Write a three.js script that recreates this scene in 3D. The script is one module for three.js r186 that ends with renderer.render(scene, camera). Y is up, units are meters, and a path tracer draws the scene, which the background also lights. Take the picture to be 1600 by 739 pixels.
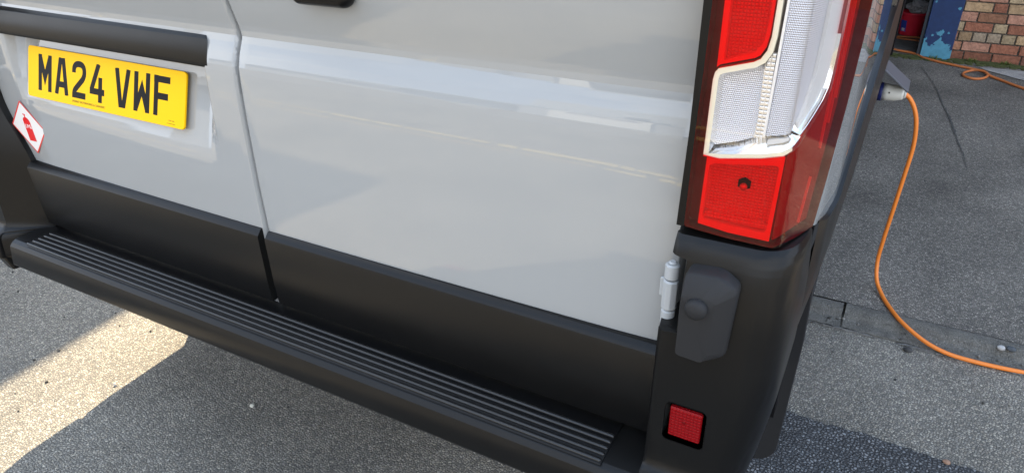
import * as THREE from 'three';
import { RoundedBoxGeometry } from 'three/addons/geometries/RoundedBoxGeometry.js';
import { mergeGeometries, toCreasedNormals, mergeVertices } from 'three/addons/utils/BufferGeometryUtils.js';
import { TessellateModifier } from 'three/addons/modifiers/TessellateModifier.js';
import { Brush, Evaluator, SUBTRACTION } from 'three-bvh-csg';

// ------------------------------------------------------------------ camera, sky, sun, exposure
const scene = new THREE.Scene();
const camera = new THREE.PerspectiveCamera(36.86, 1024 / 472, 0.02, 400);
{
  const m = new THREE.Matrix4().makeBasis(
    new THREE.Vector3(0.8769, -0.0212, -0.4802), new THREE.Vector3(-0.2170, 0.8747, -0.4335), new THREE.Vector3(0.4291, 0.4843, 0.7625));
  camera.position.set(1.022, 1.332, 0.8345);
  camera.quaternion.setFromRotationMatrix(m).normalize();
}
scene.add(camera);
const renderer = new THREE.WebGLRenderer({ antialias: true });
renderer.toneMapping = THREE.LinearToneMapping;
renderer.toneMappingExposure = 3.95;
renderer.shadowMap.enabled = true;

const SUN = new THREE.Vector3(-0.51, 1, -0.64).normalize();      // towards the sun: front left of the van
const sun = new THREE.DirectionalLight(new THREE.Color(1, 0.83, 0.59), 3.75);
sun.position.copy(SUN).multiplyScalar(30);
sun.castShadow = true;
sun.shadow.mapSize.set(4096, 4096);
Object.assign(sun.shadow.camera, { left: -14, right: 14, top: 14, bottom: -14, near: 1, far: 70 });
sun.shadow.bias = -0.0004;
scene.add(sun, sun.target);

function rng(seed) { let a = seed >>> 0; return () => { a = (a + 0x6D2B79F5) | 0; let t = Math.imul(a ^ (a >>> 15), 1 | a); t = (t + Math.imul(t ^ (t >>> 7), 61 | t)) ^ t; return ((t ^ (t >>> 14)) >>> 0) / 4294967296; }; }
const hash2 = (x, y, s) => { let h = Math.imul(x, 374761393) ^ Math.imul(y, 668265263) ^ Math.imul(s + 1, 2246822519); h = Math.imul(h ^ (h >>> 13), 1274126177); return ((h ^ (h >>> 16)) >>> 0) / 4294967296; };
// value noise that repeats after `per` cells
function vnoise(x, y, per, s) {
  const xi = Math.floor(x), yi = Math.floor(y), fx = x - xi, fy = y - yi, u = fx * fx * (3 - 2 * fx), v = fy * fy * (3 - 2 * fy);
  const w = (k) => ((k % per) + per) % per, x0 = w(xi), x1 = w(xi + 1), y0 = w(yi), y1 = w(yi + 1);
  const a = hash2(x0, y0, s), b = hash2(x1, y0, s), c = hash2(x0, y1, s), d = hash2(x1, y1, s);
  return a + (b - a) * u + (c - a) * v + (a - b - c + d) * u * v;
}
const fbm = (x, y, per, s, oct = 4) => { let t = 0, a = 0.5, n = 0; for (let i = 0; i < oct; i++) { t += a * vnoise(x, y, per, s + i); n += a; a *= 0.5; x *= 2; y *= 2; per *= 2; } return t / n; };
const smooth = (a, b, x) => { const t = Math.min(1, Math.max(0, (x - a) / (b - a))); return t * t * (3 - 2 * t); };
const lerp = (a, b, t) => a + (b - a) * t;

{ // sky: pale haze at the horizon, blue above, thin broken cloud everywhere
  const W = 1024, H = 512, data = new Float32Array(W * H * 4);
  for (let j = 0; j < H; j++) for (let i = 0; i < W; i++) {
    const el = ((j + 0.5) / H - 0.5) * Math.PI, up = Math.max(0, Math.sin(el)), k = (j * W + i) * 4;
    const t = Math.pow(1 - up, 3.0);
    let r = lerp(0.24, 0.59, t), g = lerp(0.34, 0.62, t), b = lerp(0.51, 0.67, t);
    const c = smooth(0.44, 0.72, fbm(i / W * 12, j / H * 12, 12, 7, 5)) * smooth(0.02, 0.2, up) * 0.75;
    r = lerp(r, 0.80, c); g = lerp(g, 0.80, c); b = lerp(b, 0.80, c);
    if (el < 0) { const f = smooth(0, -0.15, el); r = lerp(r, 0.2, f); g = lerp(g, 0.2, f); b = lerp(b, 0.19, f); }
    data[k] = r; data[k + 1] = g; data[k + 2] = b; data[k + 3] = 1;
  }
  const sky = new THREE.DataTexture(data, W, H, THREE.RGBAFormat, THREE.FloatType);
  sky.mapping = THREE.EquirectangularReflectionMapping; sky.magFilter = sky.minFilter = THREE.LinearFilter; sky.needsUpdate = true;
  scene.background = sky; scene.environment = sky;
}

// ------------------------------------------------------------------ naming helpers
const used = {};
function numbered(name) { const n = used[name] = (used[name] ?? -1) + 1; return n ? `${name}_${String(n).padStart(3, '0')}` : name; }
function tag(o, label, category, group) { o.userData.label = label; if (category) o.userData.category = category; if (group) o.userData.group = group; return o; }
function shadows(o) { o.traverse((c) => { if (c.isMesh) { c.castShadow = true; c.receiveShadow = true; } }); return o; }
function mesh(name, geo, mat, parent = scene) { const m = new THREE.Mesh(geo, mat); m.name = parent === scene ? numbered(name) : name; m.castShadow = m.receiveShadow = true; parent.add(m); return m; }
function group(name, label, category, [x, y, z] = [0, 0, 0], grp) { const o = new THREE.Group(); o.name = numbered(name); o.position.set(x, y, z); scene.add(o); if (label) tag(o, label, category, grp); return o; }
function struct(name, geo, mat, label) { const m = mesh(name, geo, mat); m.userData.kind = 'structure'; if (label) m.userData.label = label; return m; }

// ------------------------------------------------------------------ geometry helpers
function boxUV(g, sc = 1) {                       // uv in metres, by the way each face points
  if (g.index) g = g.toNonIndexed();
  const p = g.attributes.position, uv = new Float32Array(p.count * 2), a = new THREE.Vector3(), b = new THREE.Vector3(), c = new THREE.Vector3();
  for (let i = 0; i < p.count; i += 3) {
    a.fromBufferAttribute(p, i); b.fromBufferAttribute(p, i + 1); c.fromBufferAttribute(p, i + 2);
    const n = b.clone().sub(a).cross(c.clone().sub(a)), ax = Math.abs(n.x), ay = Math.abs(n.y), az = Math.abs(n.z);
    [a, b, c].forEach((v, k) => {
      const [s, t] = ay >= ax && ay >= az ? [v.x, v.z] : ax >= az ? [v.z, v.y] : [v.x, v.y];
      uv[(i + k) * 2] = s * sc; uv[(i + k) * 2 + 1] = t * sc;
    });
  }
  g.setAttribute('uv', new THREE.BufferAttribute(uv, 2));
  return g;
}
function fromGrid(rows, { closeU = false, caps = false, flip = false } = {}) {    // rows of points -> indexed surface
  const n = rows[0].length, pos = [], idx = [];
  rows.forEach((r) => r.forEach((q) => pos.push(...q)));
  const tri = (a, b, c) => flip ? idx.push(a, c, b) : idx.push(a, b, c);
  for (let j = 0; j + 1 < rows.length; j++) for (let i = 0; i < (closeU ? n : n - 1); i++) {
    const a = j * n + i, b = j * n + (i + 1) % n, c = a + n, d = b + n;
    tri(a, b, d); tri(a, d, c);
  }
  if (caps) for (const [j, s] of [[0, 1], [rows.length - 1, 0]]) {
    const ctr = pos.length / 3, m = [0, 0, 0]; rows[j].forEach((q) => { m[0] += q[0] / n; m[1] += q[1] / n; m[2] += q[2] / n; }); pos.push(...m);
    for (let i = 0; i < n; i++) { const a = j * n + i, b = j * n + (i + 1) % n; s ? tri(b, a, ctr) : tri(a, b, ctr); }
  }
  const g = new THREE.BufferGeometry();
  g.setAttribute('position', new THREE.Float32BufferAttribute(pos, 3)); g.setIndex(idx);
  g.computeVertexNormals();
  return g;
}
const box = (w, h, d, r, x = 0, y = 0, z = 0, seg = 2) => { const g = r ? new RoundedBoxGeometry(w, h, d, seg, r) : new THREE.BoxGeometry(w, h, d); g.translate(x, y, z); return g; };
const poly = (pts) => new THREE.Shape(pts.map(([x, y]) => new THREE.Vector2(x, y)));
function roundPoly(pts, r, seg = 4) {            // polygon with its corners rounded
  const out = [], n = pts.length;
  for (let i = 0; i < n; i++) {
    const p = pts[i], a = pts[(i + n - 1) % n], b = pts[(i + 1) % n], rr = Array.isArray(r) ? r[i] : r;
    const la = Math.hypot(a[0] - p[0], a[1] - p[1]), lb = Math.hypot(b[0] - p[0], b[1] - p[1]), k = Math.min(rr, la * 0.45, lb * 0.45);
    const s = [p[0] + (a[0] - p[0]) / la * k, p[1] + (a[1] - p[1]) / la * k], e = [p[0] + (b[0] - p[0]) / lb * k, p[1] + (b[1] - p[1]) / lb * k];
    for (let j = 0; j <= seg; j++) { const t = j / seg, u = 1 - t; out.push([u * u * s[0] + 2 * u * t * p[0] + t * t * e[0], u * u * s[1] + 2 * u * t * p[1] + t * t * e[1]]); }
  }
  return out;
}
function profileX(pts, x0, x1, crease = 0.5) {     // closed (z, y) outline pulled along x
  const g = new THREE.ExtrudeGeometry(poly(pts.map(([z, y]) => [-z, y])), { depth: x1 - x0, bevelEnabled: false, steps: 1 });
  g.rotateY(Math.PI / 2); g.translate(x0, 0, 0);
  return toCreasedNormals(g, crease);
}
function tube(points, r, seg = 160, closed = false) {
  return new THREE.TubeGeometry(new THREE.CatmullRomCurve3(points.map((q) => new THREE.Vector3(...q)), closed, 'centripetal'), seg, r, 10, closed);
}

// ------------------------------------------------------------------ textures
const toS = (v) => Math.round(255 * (v <= 0.0031308 ? 12.92 * v : 1.055 * Math.pow(Math.max(0, v), 1 / 2.4) - 0.055));
function dataTex(size, fill, srgb, rep = 1) {
  const d = new Uint8Array(size * size * 4);
  for (let j = 0; j < size; j++) for (let i = 0; i < size; i++) { const c = fill(i, j), k = (j * size + i) * 4; if (typeof c === 'number') { d[k] = d[k + 1] = d[k + 2] = Math.max(0, Math.min(255, c * 255)); } else { d[k] = toS(c[0]); d[k + 1] = toS(c[1]); d[k + 2] = toS(c[2]); } d[k + 3] = 255; }
  const t = new THREE.DataTexture(d, size, size, THREE.RGBAFormat);
  t.wrapS = t.wrapT = THREE.RepeatWrapping; t.magFilter = THREE.LinearFilter; t.minFilter = THREE.LinearMipmapLinearFilter; t.generateMipmaps = true;
  if (srgb) t.colorSpace = THREE.SRGBColorSpace;
  t.repeat.set(rep, rep); t.needsUpdate = true; return t;
}
// crushed stone bound in tarmac: two sizes of chippings, each with a tone of its own, and a dark binder between
function stoneTex(size, metres, cellMM, seed, palette, binder, gapW, tone) {
  const n = Math.round(metres * 1000 / cellMM), cell = size / n, px = new Float32Array(n * n), py = new Float32Array(n * n), rr = new Float32Array(n * n);
  for (let j = 0; j < n; j++) for (let i = 0; i < n; i++) { const k = j * n + i; px[k] = i + 0.08 + 0.84 * hash2(i, j, seed); py[k] = j + 0.08 + 0.84 * hash2(i, j, seed + 1); rr[k] = hash2(i, j, seed + 2); }
  const col = new Uint8Array(size * size * 4), bmp = new Uint8Array(size * size * 4);
  for (let j = 0; j < size; j++) for (let i = 0; i < size; i++) {
    const wx = (vnoise(i / 5, j / 5, Math.round(size / 5), seed + 8) - 0.5) * 0.5, wy = (vnoise(i / 5, j / 5, Math.round(size / 5), seed + 9) - 0.5) * 0.5;
    const x = i / cell + wx, y = j / cell + wy, xi = Math.floor(x), yi = Math.floor(y);
    let d1 = 9, d2 = 9, id = 0;
    for (let dy = -1; dy <= 1; dy++) for (let dx = -1; dx <= 1; dx++) {
      const cx = ((xi + dx) % n + n) % n, cy = ((yi + dy) % n + n) % n, k = cy * n + cx;
      const ox = px[k] - cx + xi + dx - x, oy = py[k] - cy + yi + dy - y, d = Math.sqrt(ox * ox + oy * oy);
      if (d < d1) { d2 = d1; d1 = d; id = k; } else if (d < d2) d2 = d;
    }
    const edge = d2 - d1, g = smooth(gapW * 0.4, gapW * 1.8, edge), r = rr[id];
    const c = palette[Math.floor(r * palette.length * 0.9999)];
    const f = 0.82 + 0.36 * hash2(id, 3, seed) + (hash2(i, j, seed + 5) - 0.5) * 0.22;
    const mac = 1 + tone * (fbm(i / size * 6, j / size * 6, 6, seed + 20, 4) - 0.5);
    const lost = hash2(id, 9, seed) < 0.1 ? 0.35 : 1;                  // stones that sit low, sunk in binder
    const k4 = (j * size + i) * 4;
    for (let q = 0; q < 3; q++) col[k4 + q] = toS(lerp(binder[q], c[q] * f * lerp(0.6, 1, lost), g * lerp(0.55, 1, lost)) * mac);
    const h = g * (0.45 + 0.55 * hash2(id, 5, seed)) * lost * (0.85 + 0.3 * (0.5 - d1)) + 0.06 * hash2(i, j, seed + 6);
    bmp[k4] = bmp[k4 + 1] = bmp[k4 + 2] = Math.max(0, Math.min(255, h * 230)); col[k4 + 3] = bmp[k4 + 3] = 255;
  }
  const mk = (d, s) => { const t = new THREE.DataTexture(d, size, size, THREE.RGBAFormat); t.wrapS = t.wrapT = THREE.RepeatWrapping; t.magFilter = THREE.LinearFilter; t.minFilter = THREE.LinearMipmapLinearFilter; t.generateMipmaps = true; if (s) t.colorSpace = THREE.SRGBColorSpace; t.repeat.set(1 / metres, 1 / metres); t.needsUpdate = true; return t; };
  return [mk(col, true), mk(bmp, false)];
}
const [roadC, roadB] = stoneTex(2048, 1.9, 6.6, 11, [[0.3926, 0.3695, 0.3231], [0.3061, 0.289, 0.2559], [0.234, 0.2218, 0.1993], [0.4647, 0.4339, 0.3724], [0.3493, 0.3184, 0.2704], [0.2772, 0.2631, 0.2401], [0.407, 0.3884, 0.3494]], [.125, .122, .114], 0.2, 0.75);
const [driveC, driveB] = stoneTex(2048, 1.7, 5.6, 41, [[0.2678, 0.2547, 0.2315], [0.2101, 0.2003, 0.1826], [0.1607, 0.1531, 0.1398], [0.3255, 0.3083, 0.2789], [0.2266, 0.2107, 0.1864], [0.4161, 0.3947, 0.3541]], [.10, .098, .095], 0.2, 0.9);
const [patchC, patchB] = stoneTex(1024, 0.9, 8.5, 71, [[.15, .158, .165], [.115, .121, .126], [.185, .194, .20], [.092, .096, .10], [.235, .24, .245]], [.032, .033, .034], 0.3, 0.5);
const grainB = dataTex(512, (i, j) => 0.5 + 0.5 * (fbm(i / 4, j / 4, 128, 3, 3) - 0.5), false, 1 / 0.12);         // moulded grain of the plastic
const speckC = dataTex(512, (i, j) => { const s = hash2(i, j, 41), v = .30 + .06 * (fbm(i / 40, j / 40, 13, 43, 4) - .5) + (s > .9985 ? .55 * hash2(i, j, 44) : 0); return [v, v * .985, v * .96]; }, true, 1 / .45);
const dustR = dataTex(512, (i, j) => 0.86 + 0.22 * (fbm(i / 64, j / 64, 8, 5, 5) - 0.5), false, 1 / 0.5);

const concC = dataTex(512, (i, j) => { const a = fbm(i / 32, j / 32, 16, 61, 5), b = hash2(i, j, 4), s = hash2(i >> 1, j >> 1, 8); const v = 0.165 + 0.13 * (a - 0.5) + 0.06 * (b - 0.5) + (s > 0.93 ? 0.10 : s < 0.08 ? -0.06 : 0); return [v, v * 0.985, v * 0.95]; }, true, 1 / 0.5);
const concB = dataTex(512, (i, j) => 0.5 + 0.4 * (fbm(i / 16, j / 16, 32, 62, 4) - 0.5) + 0.3 * (hash2(i >> 1, j >> 1, 9) - 0.5), false, 1 / 0.5);
const brickB = dataTex(512, (i, j) => 0.5 + 0.6 * (fbm(i / 16, j / 16, 32, 91, 5) - 0.5), false, 1 / 0.25);
const brickC = dataTex(512, (i, j) => { const a = fbm(i / 22, j / 22, 23, 95, 5), s = hash2(i >> 2, j >> 2, 19); const v = 0.8 + 0.6 * (a - 0.5) + (s > 0.95 ? -0.3 : 0); return [v, v, v]; }, true, 1 / 0.3);
const hexB = dataTex(256, (i, j) => { const row = Math.floor(j / 16), x = ((i + (row % 2) * 8) % 16) - 8, y = (j % 16) - 8; return Math.max(0, 1 - Math.hypot(x, y) / 8); }, false, 1);
const sqB = dataTex(256, (i, j) => { const x = Math.abs((i % 32) - 16) / 16, y = Math.abs((j % 32) - 16) / 16; return 1 - Math.pow(Math.max(x, y), 3); }, false, 1);

// ------------------------------------------------------------------ materials
const phys = (o) => new THREE.MeshPhysicalMaterial(o);
const std = (o) => new THREE.MeshStandardMaterial(o);
const lin = (r, g, b) => new THREE.Color().setRGB(r, g, b);
const M = {
  paint: new THREE.MeshPhysicalMaterial({ color: lin(.345, .354, .352), roughness: .04, specularIntensity: .45, clearcoat: 1, clearcoatRoughness: 0.005 }),
  black: phys({ map: speckC, color: lin(.021, .021, .021), specularIntensity: .52, roughness: .36, roughnessMap: dustR, bumpMap: grainB, bumpScale: .00014 }),
  blackSmooth: phys({ color: lin(.004, .004, .0042), specularIntensity: .5, roughness: .33, bumpMap: grainB, bumpScale: .00006 }),
  ridge: phys({ color: lin(.012, .012, .012), roughness: .27 }),
  rubber: phys({ color: lin(.019, .0195, .021), specularIntensity: .6, roughness: .62, bumpMap: grainB, bumpScale: .0002 }),
  seal: std({ color: lin(.16, .165, .17), roughness: .5 }),
  dark: phys({ color: lin(.006, .006, .007), specularIntensity: .2, roughness: .8 }),
  hinge: new THREE.MeshPhysicalMaterial({ color: lin(.42, .44, .45), roughness: .5, clearcoat: .5, clearcoatRoughness: .2 }),
  chrome: std({ color: lin(.88, .87, .84), metalness: 1, roughness: .12 }),
  bezel: std({ color: lin(.80, .76, .62), metalness: .35, roughness: .35 }),
  silver: std({ color: lin(.86, .86, .87), metalness: .55, roughness: .42 }),
  hex: std({ color: lin(.66, .66, .70), metalness: .8, roughness: .3, bumpMap: hexB, bumpScale: .0009 }),
  square: std({ color: lin(.82, .82, .85), metalness: .9, roughness: .22, bumpMap: sqB, bumpScale: .0005 }),
  frost: std({ color: lin(.62, .61, .60), metalness: .1, roughness: .5 }),
  redback: std({ color: lin(.9, .9, .9), metalness: .35, roughness: .5 }),
  redgrid: std({ color: lin(.80, .80, .80), metalness: .5, roughness: .4, bumpMap: sqB, bumpScale: .0011 }),
  redLens: new THREE.MeshPhysicalMaterial({ color: lin(.92, .008, .014), roughness: .02, transmission: 1, thickness: 0, ior: 1.33, side: THREE.DoubleSide }),
  clearLens: new THREE.MeshPhysicalMaterial({ color: lin(.98, .98, .98), roughness: .015, transmission: 1, thickness: 0, ior: 1.5, side: THREE.DoubleSide }),
  reflector: new THREE.MeshPhysicalMaterial({ color: lin(.24, .002, .004), roughness: .35, specularIntensity: .25, clearcoat: .25, clearcoatRoughness: .05, bumpMap: sqB, bumpScale: .0012 }),
  glass: new THREE.MeshPhysicalMaterial({ color: lin(.012, .014, .018), roughness: .04, clearcoat: 1, clearcoatRoughness: .02 }),
  road: std({ map: roadC, color: lin(.88, .86, .815), bumpMap: roadB, bumpScale: .0034, roughness: .93 }),
  drive: std({ map: driveC, color: lin(.84, .815, .77), bumpMap: driveB, bumpScale: .0032, roughness: .95 }),
  patch: std({ map: patchC, bumpMap: patchB, bumpScale: .006, roughness: .72 }),
  conc: std({ map: concC, bumpMap: concB, bumpScale: .003, roughness: .95 }),
  kerb: std({ map: concC, color: lin(.78, .76, .70), bumpMap: concB, bumpScale: .009, roughness: .95 }),
  orange: std({ color: lin(.86, .235, .03), roughness: .42 }),
  tyre: std({ color: lin(.02, .02, .021), roughness: .85 }),
  rim: std({ color: lin(.45, .46, .47), roughness: .35, metalness: .8 }),
};

// ------------------------------------------------------------------ ground
function sheet(pts, y, tess, mat, name, label, wob = 0) {              // flat sheet with uv in metres
  let g = new THREE.ShapeGeometry(poly(pts.map(([x, z]) => [x, -z])));
  if (tess) g = new TessellateModifier(tess, 9).modify(g);
  g.rotateX(-Math.PI / 2); g.translate(0, y, 0);
  const p = g.attributes.position, uv = new Float32Array(p.count * 2);
  for (let i = 0; i < p.count; i++) { uv[2 * i] = p.getX(i) * 0.985 + p.getZ(i) * 0.17; uv[2 * i + 1] = p.getZ(i) * 0.985 - p.getX(i) * 0.17; }
  g.setAttribute('uv', new THREE.BufferAttribute(uv, 2));
  g.computeVertexNormals();
  return struct(name, g, mat, label);
}
const KF = -1.205, KB = -1.304, DY = 0.035;                           // kerb front, kerb back, height of the drive
sheet([[-120, -60], [120, -60], [120, 140], [-120, 140]], 0, 0, M.road, 'road', 'worn grey asphalt road of pale chippings beneath the rear step');
{ // newer dark strip of tarmac with a ragged edge, standing a little proud
  const r = rng(5), edge = [];
  for (let x = 0.66; x <= 4.2; x += 0.012) edge.push([x, -0.746 + 0.011 * (fbm(x * 14, 1, 4096, 31, 3) - 0.5) * 2 + 0.006 * (r() - 0.5)]);
  const near = []; for (let x = 4.2; x >= 0.66; x -= 0.05) near.push([x, 0.62 + 0.03 * r()]);
  sheet([...edge, ...near], 0.005, 0, M.patch, 'tarmac_patch', 'dark strip of coarse tarmac with a ragged edge behind the mudflap');
}
sheet([[-120, -60], [120, -60], [120, KB - 0.001], [-120, KB - 0.001]], DY, 0, M.drive, 'driveway', 'grey tarmac driveway between the kerb and the brick wall');
{ // crack wandering up the drive: a shallow real groove between two raised lips is too fine to model, so a narrow strip of packed dark grit
  const pts = [[1.14, -4.31], [1.20, -4.05], [1.235, -3.85], [1.265, -3.6], [1.31, -3.3], [1.335, -3.05], [1.361, -2.83], [1.378, -2.62]], L = [], R = [], r = rng(8);
  const c = new THREE.CatmullRomCurve3(pts.map(([x, z]) => new THREE.Vector3(x, 0, z)));
  for (let i = 0; i <= 90; i++) { const q = c.getPoint(i / 90), w = 0.001 + 0.006 * vnoise(i / 3.1, 0.5, 1000, 12) * Math.sin(Math.PI * Math.min(1, (i + 4) / 94)); const j = (r() - .5) * .008; L.push([q.x - w + j, q.z]); R.push([q.x + w + j, q.z]); }
  sheet([...L, ...R.reverse()], DY + 0.004, 0, std({ color: lin(.085, .085, .082), roughness: 1, bumpMap: concB, bumpScale: .01 }), 'driveway_crack', 'dark winding crack in the driveway');
}
{ // lighter repair near the wall
  sheet([[1.455, -4.46], [2.6, -4.46], [2.6, -4.02], [1.70, -4.23], [1.49, -4.40]], DY + 0.004, 0, std({ map: concC, color: lin(1.9, 1.9, 1.9), bumpMap: concB, bumpScale: .003, roughness: .95 }), 'concrete_repair', 'pale concrete repair at the foot of the brick wall');
}
{ // kerb: single stones with open joints, laid end to end
  const kerb = new THREE.Group(); kerb.name = 'kerb'; kerb.userData.kind = 'structure'; kerb.userData.label = 'low dropped concrete kerb between driveway and road'; scene.add(kerb);
  const outline = roundPoly([[KB, -0.08], [KB, DY + .001], [KB + .034, DY - .001], [KB + .056, 0.009], [KF - .001, 0.006], [KF - .001, -0.08]], [0, .004, .014, .012, .003, 0], 5);
  const g0 = boxUV(profileX(outline, 0.0025, 0.9125, 0.5));
  const r = rng(17);
  for (let k = -7; k < 7; k++) {
    const s = mesh('kerb_stone', g0, M.kerb, kerb);
    s.position.set(1.032 + 0.915 * k + (r() - .5) * .004, (r() - .5) * 0.004, (r() - .5) * 0.004); s.rotation.y = (r() - .5) * .003;
  }
  const bed = box(14, .06, KF - KB + .03, 0, 1, -.055, (KF + KB) / 2);
  mesh('bedding', boxUV(bed), std({ color: lin(.05, .05, .048), roughness: 1 }), kerb);
  // broken line of old mortar along the foot of the kerb
  const parts = []; let x = -3;
  while (x < 5) { const l = 0.05 + 0.16 * r(); const b = new THREE.IcosahedronGeometry(1, 2); b.scale(l / 2, .004 + .003 * r(), .0045 + .003 * r()); const p = b.attributes.position; for (let i = 0; i < p.count; i++) p.setXYZ(i, p.getX(i) + .006 * (hash2(Math.round(p.getX(i) * 5000), Math.round(p.getZ(i) * 5000), 3) - .5), p.getY(i), p.getZ(i) + .006 * (hash2(Math.round(p.getX(i) * 5000), i, 4) - .5)); b.translate(x + l / 2, 0.001, KF + .008); parts.push(b); x += l * 0.97 + (r() < .3 ? .08 * r() : 0); }
  const mo = mesh('mortar', boxUV(mergeGeometries(parts)), std({ map: concC, color: lin(1.05, 1.05, 1.03), roughness: .95 }), kerb); mo.userData.kind = 'stuff';
}
{ // road markings: double yellow line along the far side of the street
  const r = rng(53), bits = [];
  for (const z of [2.66, 2.82]) for (let x = -16; x < 8;) { const l = .12 + .9 * r() * r(), w = .045 * (.75 + .4 * r()), e = []; for (let i = 0; i <= 12; i++) e.push([x + l * i / 12 + .01 * r(), z - w / 2 - .007 * r()]); for (let i = 12; i >= 0; i--) e.push([x + l * i / 12 + .01 * r(), z + w / 2 + .007 * r()]); const g = new THREE.ShapeGeometry(poly(e.map(([u, v]) => [u, -v]))); g.rotateX(-Math.PI / 2); g.translate(0, .004, 0); bits.push(g); x += l + .03 + (r() < .3 ? .12 * r() : 0); }
  const m = mesh('road_marking', mergeGeometries(bits), std({ color: lin(.58, .46, .20), roughness: .85 }));
  m.userData.kind = 'structure'; m.userData.label = 'double yellow lines painted along the road';
}

// ------------------------------------------------------------------ garage: brick wall, jamb, dark opening
const ZW = -4.612;
{
  const wall = group('brick_wall', 'mixed buff and red brick wall beside the blue door jamb', 'wall', [0, 0, 0]);
  const rnd = rng(23), CH = 0.0617, BL = 0.158, cols = { r: [.34, .135, .08], o: [.42, .20, .115], b: [.48, .32, .18], y: [.51, .38, .23], p: [.46, .235, .16], d: [.28, .125, .085], g: [.35, .27, .19] };
  const mats = {}; for (const k in cols) mats[k] = [0, 1, 2].map((i) => std({ map: brickC, color: lin(...cols[k].map((c) => c * (.82 + .2 * i))), bumpMap: brickB, bumpScale: .006, roughness: .93 }));
  const geoms = {};
  const brickGeo = (w, v) => { const key = w.toFixed(3) + v; if (!geoms[key]) { const g = new RoundedBoxGeometry(w, CH - .009, .09, 1, .003); const p = g.attributes.position; for (let i = 0; i < p.count; i++) { const h = (q) => (hash2(Math.round(p.getX(i) * 2000), Math.round(p.getY(i) * 2000) + v * 77, q) - .5); p.setXYZ(i, p.getX(i) + .003 * h(1), p.getY(i) + .003 * h(2), p.getZ(i) + .003 * h(3)); } g.computeVertexNormals(); geoms[key] = boxUV(g); } return geoms[key]; };
  // rows from the ground up: stretchers, with a course of headers; first letters follow the photograph
  const rows = [['s', .448 - .158, 'rrrdrord'], ['s', .40 - .135, 'oprrodrr'], ['h', .31, 'pbggybbyrb'], ['m', .33, 'yryrboyrrob'], ['s', .31, 'popporpo'], ['m', .30, 'rbrbyrobr'], ['s', .29, 'ppybrbop'], ['m', .32, 'bryrobrop']];
  let row = 0;
  for (let y = DY - 0.004; y < 2.6; y += CH, row++) {
    const spec = rows[row] ?? ['s', .29 + .08 * (row % 2), 'ryborpyb'], seq = spec[2];
    let x = 1 + spec[1] - BL * 0.5, i = 0;
    if (row >= 14) break;
    while (x < 2.75) {
      const headr = spec[0] === 'h' || (spec[0] === 'm' && i % 2 === 0), w = headr ? BL / 2 : BL;
      let x0 = Math.max(x, 1.272), x1 = x + w - .008;
      if (x1 - x0 > .02) {
        const k = seq[i % seq.length], b = mesh('brick', brickGeo(Math.round((x1 - x0) * 200) / 200, i % 3), mats[k][Math.floor(rnd() * 3)], wall);
        b.position.set((x0 + x1) / 2, y + CH / 2, ZW - .045 + (rnd() - .5) * .005); b.rotation.z = (rnd() - .5) * .012;
      }
      x += w; i++;
    }
  }
  mesh('mortar_bed', boxUV(box(1.52, CH * 14 + .04, .08, 0, 2.03, CH * 7 + DY - .02, ZW - .054)), std({ map: brickC, color: lin(.17, .15, .125), bumpMap: brickB, bumpScale: .01, roughness: 1 }), wall);
  mesh('upper_wall', boxUV(box(8, 2.4, .24, 0, 5.27, CH * 14 + DY + 1.2, ZW - .13)), std({ map: brickC, color: lin(.3, .16, .1), bumpMap: brickB, bumpScale: .01, roughness: .95 }), wall);
  mesh('side_wall', boxUV(box(6.4, .95, .24, 0, 5.98, .42, ZW - .13)), std({ map: brickC, color: lin(.3, .16, .1), bumpMap: brickB, bumpScale: .01, roughness: .95 }), wall);

  const jamb = group('door_jamb', 'blue painted garage jamb with flaked paint over pale blue', 'door frame', [1.205, DY, ZW + .01]);
  const S = 1024, cv = document.createElement('canvas'); cv.width = 256; cv.height = S;
  const ctx = cv.getContext('2d'), im = ctx.createImageData(256, S);
  for (let j = 0; j < S; j++) for (let i = 0; i < 256; i++) {                     // 0.18 m wide, 0.72 m tall, origin at the top
    const u = i / 256, v = 1 - j / S, h = v * .72;                                // height above ground
    const n = fbm(i / 28, j / 28, 64, 201, 5) - .5, n2 = fbm(i / 10, j / 10, 128, 203, 4) - .5;
    let lim = 0.095 + .05 * Math.max(0, 1 - u * 5) + .03 * Math.exp(-Math.pow((u - .52) / .12, 2)) - .012 * Math.exp(-Math.pow((u - .3) / .1, 2)) - .018 * smooth(.75, 1, u) + n * .07 + n2 * .02;
    if (u < .05) lim += .06 * (1 - u / .05) * smooth(.42, .6, fbm(3, j / 30, 64, 209, 3));
    let bare = h < lim;
    for (const [cx, cy, rr] of [[.47, .168, .017], [.26, .150, .0075], [.75, .172, .007], [.9, .33, .01], [.83, .43, .015], [.12, .36, .006]]) if (Math.hypot((u - cx) * .18, (h - cy) * 1.0) < rr * (1 + n * 2.2 + n2)) bare = true;
    const g = .9 + .35 * n + .1 * (hash2(i, j, 5) - .5), c = bare ? [.085 * g, .30 * g, .43 * g] : [.010 * g, .036 * g, .125 * g], k = (j * 256 + i) * 4;
    im.data[k] = toS(c[0]); im.data[k + 1] = toS(c[1]); im.data[k + 2] = toS(c[2]); im.data[k + 3] = 255;
  }
  ctx.putImageData(im, 0, 0);
  const tx = new THREE.CanvasTexture(cv); tx.colorSpace = THREE.SRGBColorSpace; tx.wrapS = tx.wrapT = THREE.ClampToEdgeWrapping;
  const bg = new RoundedBoxGeometry(.176, 2.4, .05, 2, .004).toNonIndexed(); bg.translate(0, 1.2, 0);
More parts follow.
